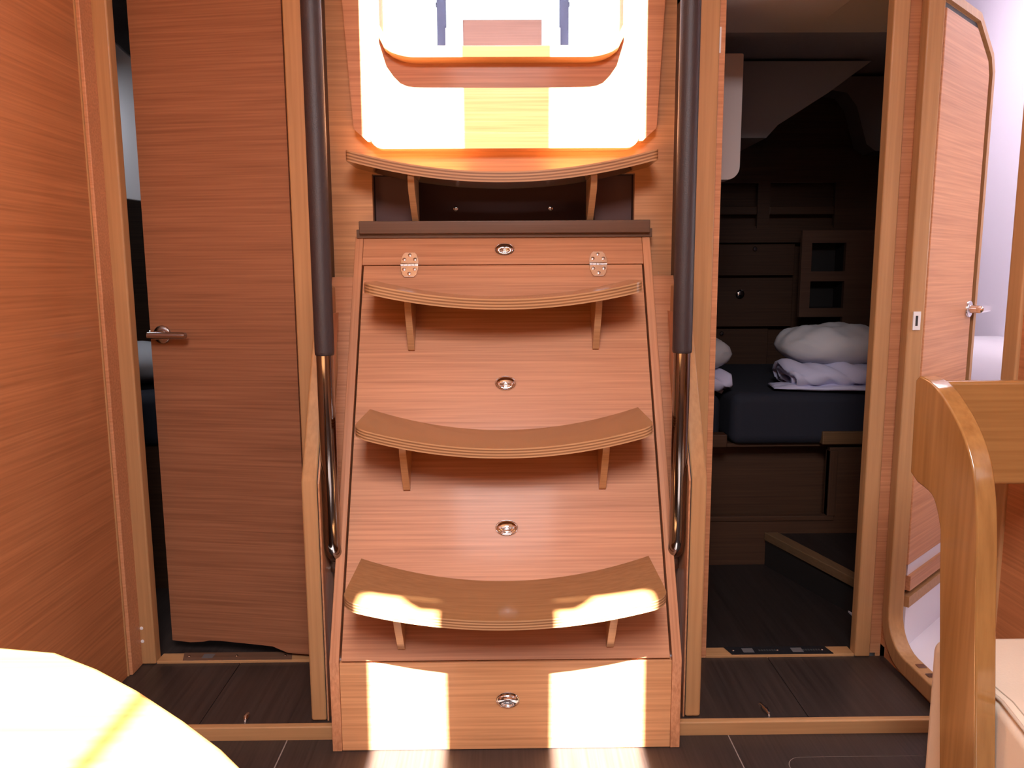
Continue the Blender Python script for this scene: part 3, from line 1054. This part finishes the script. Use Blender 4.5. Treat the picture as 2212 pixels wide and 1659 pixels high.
# ================================================================== LEFT CABIN
struct(box('floor_cabin_left', -2.0, -.41, 1.742, 3.4, -.02, .025, sole_m), 'dark sole of the left cabin', 'floor')
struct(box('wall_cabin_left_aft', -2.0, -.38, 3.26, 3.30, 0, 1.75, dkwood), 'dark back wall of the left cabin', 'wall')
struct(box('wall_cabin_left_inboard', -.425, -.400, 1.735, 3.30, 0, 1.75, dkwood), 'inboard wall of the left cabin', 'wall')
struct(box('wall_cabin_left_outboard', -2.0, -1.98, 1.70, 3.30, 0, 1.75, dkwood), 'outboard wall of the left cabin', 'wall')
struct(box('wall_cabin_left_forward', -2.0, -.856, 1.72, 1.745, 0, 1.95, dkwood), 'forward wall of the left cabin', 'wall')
struct(box('ceiling_cabin_left', -2.0, -.38, 1.73, 3.30, 1.72, 1.75, liner), 'ceiling of the left cabin', 'ceiling')
lp = prism('liner_panel', [(-1.35, 1.175), (-.95, 1.12), (-.95, 1.470), (-1.0, 1.505), (-1.045, 1.548), (-1.35, 1.75)], 'Y', 2.20, 2.24, plain('liner_pale', (.72, .69, .70), .35), bev=.004)
tag(lp, 'pale grey liner panel seen through the gap of the left door', 'panel')
lb = empty('left_berth', (-1.2, 2.6, .025), 'berth with dark blue-grey cover behind the left door', 'bed')
prism('berth_base', [(-1.9, 2.15), (-.75, 2.15), (-.75, 3.2), (-1.9, 3.2)], 'Z', .025, .45, dkwood, lb)
prism('mattress_top', [(-1.9, 2.12), (-.90, 2.12), (-.75, 2.9), (-1.9, 3.2)], 'Z', .45, .60, navy, lb, bev=.03)
sfl = soft('pillow', -1.08, 2.36, .664, .20, .18, .060, linen, p=2.4, rot=.5, seed=11, pinch=.2)
tag(sfl, 'grey pillow glimpsed through the gap beside the left door', 'pillow')

# ================================================================== TABLE (foreground, lower left)
tb = empty('saloon_table', (-.55, .15, 0), 'varnished wooden table with a rounded corner, blown out by sunlight', 'table')
R = .34
edge = []
# measured edge of the corner
meas = [(-1.25, .618), (-.60, .618), (-.4219, .6126), (-.3683, .6026), (-.3201, .5751), (-.2744, .5432), (-.2236, .5026), (-.1861, .4699), (-.1632, .446), (-.135, .405), (-.115, .34), (-.105, .25), (-.105, -.45), (-1.25, -.45)]
tt_ = prism('table_top', meas, 'Z', .592, .620, var_x, tb, bev=.006, seg=3)
prism('table_base', rrect(-.80, -.50, -.10, .25, .03), 'Z', 0, .592, sol_z, tb)

# ================================================================== CHAIR (foreground, lower right)
ch = empty('wooden_armchair', (.75, 1.05, 0), 'varnished wooden seat with curved side, high back rail and cream cushions', 'chair')


def spl(P, n=8):
    """Catmull-Rom through 2-D points"""
    out = []
    Q = [P[0]] + list(P) + [P[-1]]
    for i in range(1, len(Q) - 2):
        p0, p1, p2, p3 = [Vector((*q, 0)) for q in Q[i - 1:i + 3]]
        for k in range(n):
            t = k / n
            out.append(tuple((.5 * ((2 * p1) + (p2 - p0) * t + (2 * p0 - 5 * p1 + 4 * p2 - p3) * t * t + (3 * p1 - p0 - 3 * p2 + p3) * t ** 3))[:2]))
    out.append(tuple(P[-1]))
    return out


frontc = spl([(1.138, .7700), (1.105, .7640), (1.0743, .7500), (1.0308, .7180), (.9990, .680), (.9810, .635), (.9690, .57), (.960, .48), (.9319, .25), (.905, 0.0)], 7)
rear = [(.985, 0.0), (1.0187, .2577), (1.0480, .489)] + spl([(1.0560, .560), (1.0678, .5850), (1.0853, .6030), (1.124, .6100)], 4) + [(1.145, .620), (1.148, .762)]
side = frontc + rear
prism('side_panel', side, 'X', .620, .648, var_z, ch, bev=.009, seg=4)
box('back_rail', .635, 1.02, 1.128, 1.150, .6035, .762, var_x, ch, bev=.006, seg=3)
# rounded corner block between side and back
ct = [(.622 + .03 - .03 * cos(t), 1.118 + .03 * sin(t)) for t in [pi / 2 * q / 8 for q in range(9)]]
prism('corner_block', [(.652, 1.118)] + ct, 'Z', .612, .766, var_z, ch, bev=.004)
prism('side_panel', [(y, z) for y, z in side], 'X', 1.02, 1.048, var_z, ch, bev=.009, seg=4)
sc_ = prism('seat_cushion', [(.663, 1.135), (1.015, 1.135), (1.015, .78), (.628, .78), (.635, .87), (.6505, .945), (.652, 1.02), (.663, 1.05)], 'Z', .02, .362, cream, ch, bev=.022, seg=5)
tube('piping', [(.6555, 1.00, .3605), (.6555, .945, .3605), (.640, .87, .3605), (.633, .79, .3605)], .0026, stitch, sc_, seg=8)
tube('stitch_line', [(.6680, 1.00, .3622), (.6680, .942, .3622), (.653, .868, .3622), (.646, .79, .3622)], .0008, stitch, sc_, seg=6)

# ================================================================== SALOON SHELL (behind the camera)
struct(boxes('wall_saloon', [(-1.72, -1.70, -2.0, .66, 0, 1.35), (-1.72, -1.70, -2.0, .66, 1.75, ZC), (1.70, 1.72, -2.0, .66, 0, 1.35), (1.70, 1.72, -2.0, .66, 1.75, ZC), (-1.7, 1.7, -2.02, -2.0, 0, ZC), (-1.72, -.856, .64, .66, 0, ZC), (XR, 1.72, .64, .66, 0, ZC),
                             (-1.72, -1.70, -.35, -.15, 1.35, 1.75), (1.70, 1.72, -.35, -.15, 1.35, 1.75)], ven_hull), 'veneered saloon walls behind the camera', 'wall')
portal('portal_port', (-1.71, -.7, 1.55), .40, 2.6, (0, -pi / 2, 0))
portal('portal_starboard', (1.71, -.7, 1.55), .40, 2.6, (0, pi / 2, 0))

# ceiling as a thin liner: rectangles tiled around the openings
HA = (-.26, -.122, -.98, .142)     # deck hatch, left pane
HB = (.092, .262, -.50, .142)      # deck hatch, right pane
HC = (-.98, -.272, -1.05, -.35)     # hatch above the table
HD = (-.315, .325, 1.19, 1.86)     # companionway
HE = (-.45, .45, -1.75, -1.15)     # forward hatch
holes = [HA, HB, HC, HD, HE]
xsn = sorted(set([-1.72, 1.72] + [v for h in holes for v in h[:2]]))
ysn = sorted(set([-2.02, 1.88] + [v for h in holes for v in h[2:]]))
V, Fc = [], []
for i in range(len(xsn) - 1):
    for j in range(len(ysn) - 1):
        cx, cy = (xsn[i] + xsn[i + 1]) / 2, (ysn[j] + ysn[j + 1]) / 2
        if any(h[0] < cx < h[1] and h[2] < cy < h[3] for h in holes):
            continue
        b = len(V)
        V += [(xsn[i], ysn[j], ZC), (xsn[i + 1], ysn[j], ZC), (xsn[i + 1], ysn[j + 1], ZC), (xsn[i], ysn[j + 1], ZC)]
        Fc.append((b, b + 1, b + 2, b + 3))
cl = mesh('ceiling', V, Fc, ceil_m)
struct(cl, 'pale saloon headliner with deck hatches', 'ceiling')
# unseen masks added to shape the aft edge of the sun patches
for h, sg in ((HA, -1), (HB, 1)):
    x_in = h[1] if sg < 0 else h[0]
    x_out = h[0] if sg < 0 else h[1]
    masks = [[(x_in, .142), (x_in, .098), (x_in + sg * .035, .098), (x_in + sg * .055, .118), (x_in + sg * .072, .142)],
            [(x_out, .142), (x_out, .130), (x_out - sg * .012, .142)]]
    for tpts in masks:
        V = [(x, y, ZC - .001) for x, y in tpts]
        mesh('sun_mask', V, [tuple(range(len(V)))], ceil_m, cl)
fm = plain('lamp_pane_white', (.85, .85, .88), .6)
fp = box('lamp_pane', -.118, .088, -.96, .12, ZC - .008, ZC - .003, fm)  # unseen opaque pane added above the middle fill lamp
tag(fp, 'narrow unseen pane added above the fill lamp forward of the stairs', 'added_pane')
# unseen filter added to dim the sun in a band over the stairs
ss = box('dimming_strip', -.088, .108, 1.15, 1.86, ZC + .01, ZC + .016, dimmer)
tag(ss, 'unseen tinted strip added over the stairs to dim a band of sun', 'hatch')
for nm, h in (('a', HA), ('b', HB), ('c', HC), ('d', HD), ('e', HE)):
    portal('portal_' + nm, ((h[0] + h[1]) / 2, (h[2] + h[3]) / 2, ZC + .03), h[1] - h[0], h[3] - h[2], (0, 0, 0))
portal('portal_opening', (0, 1.90, 1.67), .54, .52, (pi / 2, 0, pi))

# ================================================================== COCKPIT outside
dk = boxes('floor_cockpit', [(-2.1, -.40, 1.885, 3.6, 1.765, 1.79), (-.40, .40, 1.885, 3.6, 1.33, 1.36), (-.42, -.395, 1.885, 3.6, 1.33, 1.80), (.395, .42, 1.885, 3.6, 1.33, 1.80), (-2.1, -.406, 1.74, 1.89, 1.765, 1.79)], white_gel)
prism('side_deck', [(.42, 1.885), (1.0, 1.885), (1.70, 3.1), (2.1, 3.6), (.42, 3.6)], 'Z', 1.765, 1.79, white_gel, dk)
box('side_deck', .406, 1.0, 1.765, 1.885, 1.765, 1.79, white_gel, dk)
struct(dk, 'white cockpit moulding outside the companionway', 'deck')
ct_ = empty('cockpit_locker', (0, 2.9, 1.36), 'brown teak-faced cockpit box seen through the companionway opening', 'locker')
box('teak_front', -.1368, .1428, 2.90, 2.912, 1.70, 1.8145, teak_m, ct_, bev=.001)
box('locker_body', -.132, .138, 2.912, 3.05, 1.36, 1.812, white_gel, ct_)
box('locker_foot', -.09, .10, 2.905, 2.92, 1.36, 1.73, white_gel, ct_)
for s in (-1, 1):
    xo = -.2117 if s < 0 else .2218
    e = empty('cockpit_post', (xo, 2.9, 1.36), 'slim blue-grey post %s of the brown cockpit box' % ('left' if s < 0 else 'right'), 'post')
    box('post_body', xo - .0155, xo + .0155, 2.885, 2.915, 1.36, 2.45, post_m, e, bev=.003)
    box('bolt', xo + s * .0155 - .004, xo + s * .0155 + .004, 2.893, 2.907, 1.858, 1.872, post_m, e, bev=.002)
    box('white_clip', xo - s * .0185 - .005, xo - s * .0185 + .005, 2.875, 2.89, 1.70, 1.782, white_gel, e, bev=.003)
cn = boxes('cockpit_shade', [(-1.4, 1.4, 2.15, 3.9, 2.50, 2.52)], plain('canvas', (.30, .33, .40), .8))  # unseen sheet added to keep direct sun off the cockpit box and posts
tag(cn, 'unseen grey sheet added above the cockpit to shade it', 'shade_sheet')
# weak fill lamps added inside the cabins, no portlights are built
for x, e_ in ((1.10, .16), (-1.35, 3.0)):
    l = bpy.data.lights.new('cabin_fill', 'AREA')
    l.energy = e_
    l.size = .35
    l.color = (.85, .9, 1)
    o = bpy.data.objects.new('cabin_fill', l)
    o.location = (x, 2.1, 1.45)
    o.rotation_euler = (radians(25), 0, 0)
    COL.objects.link(o)
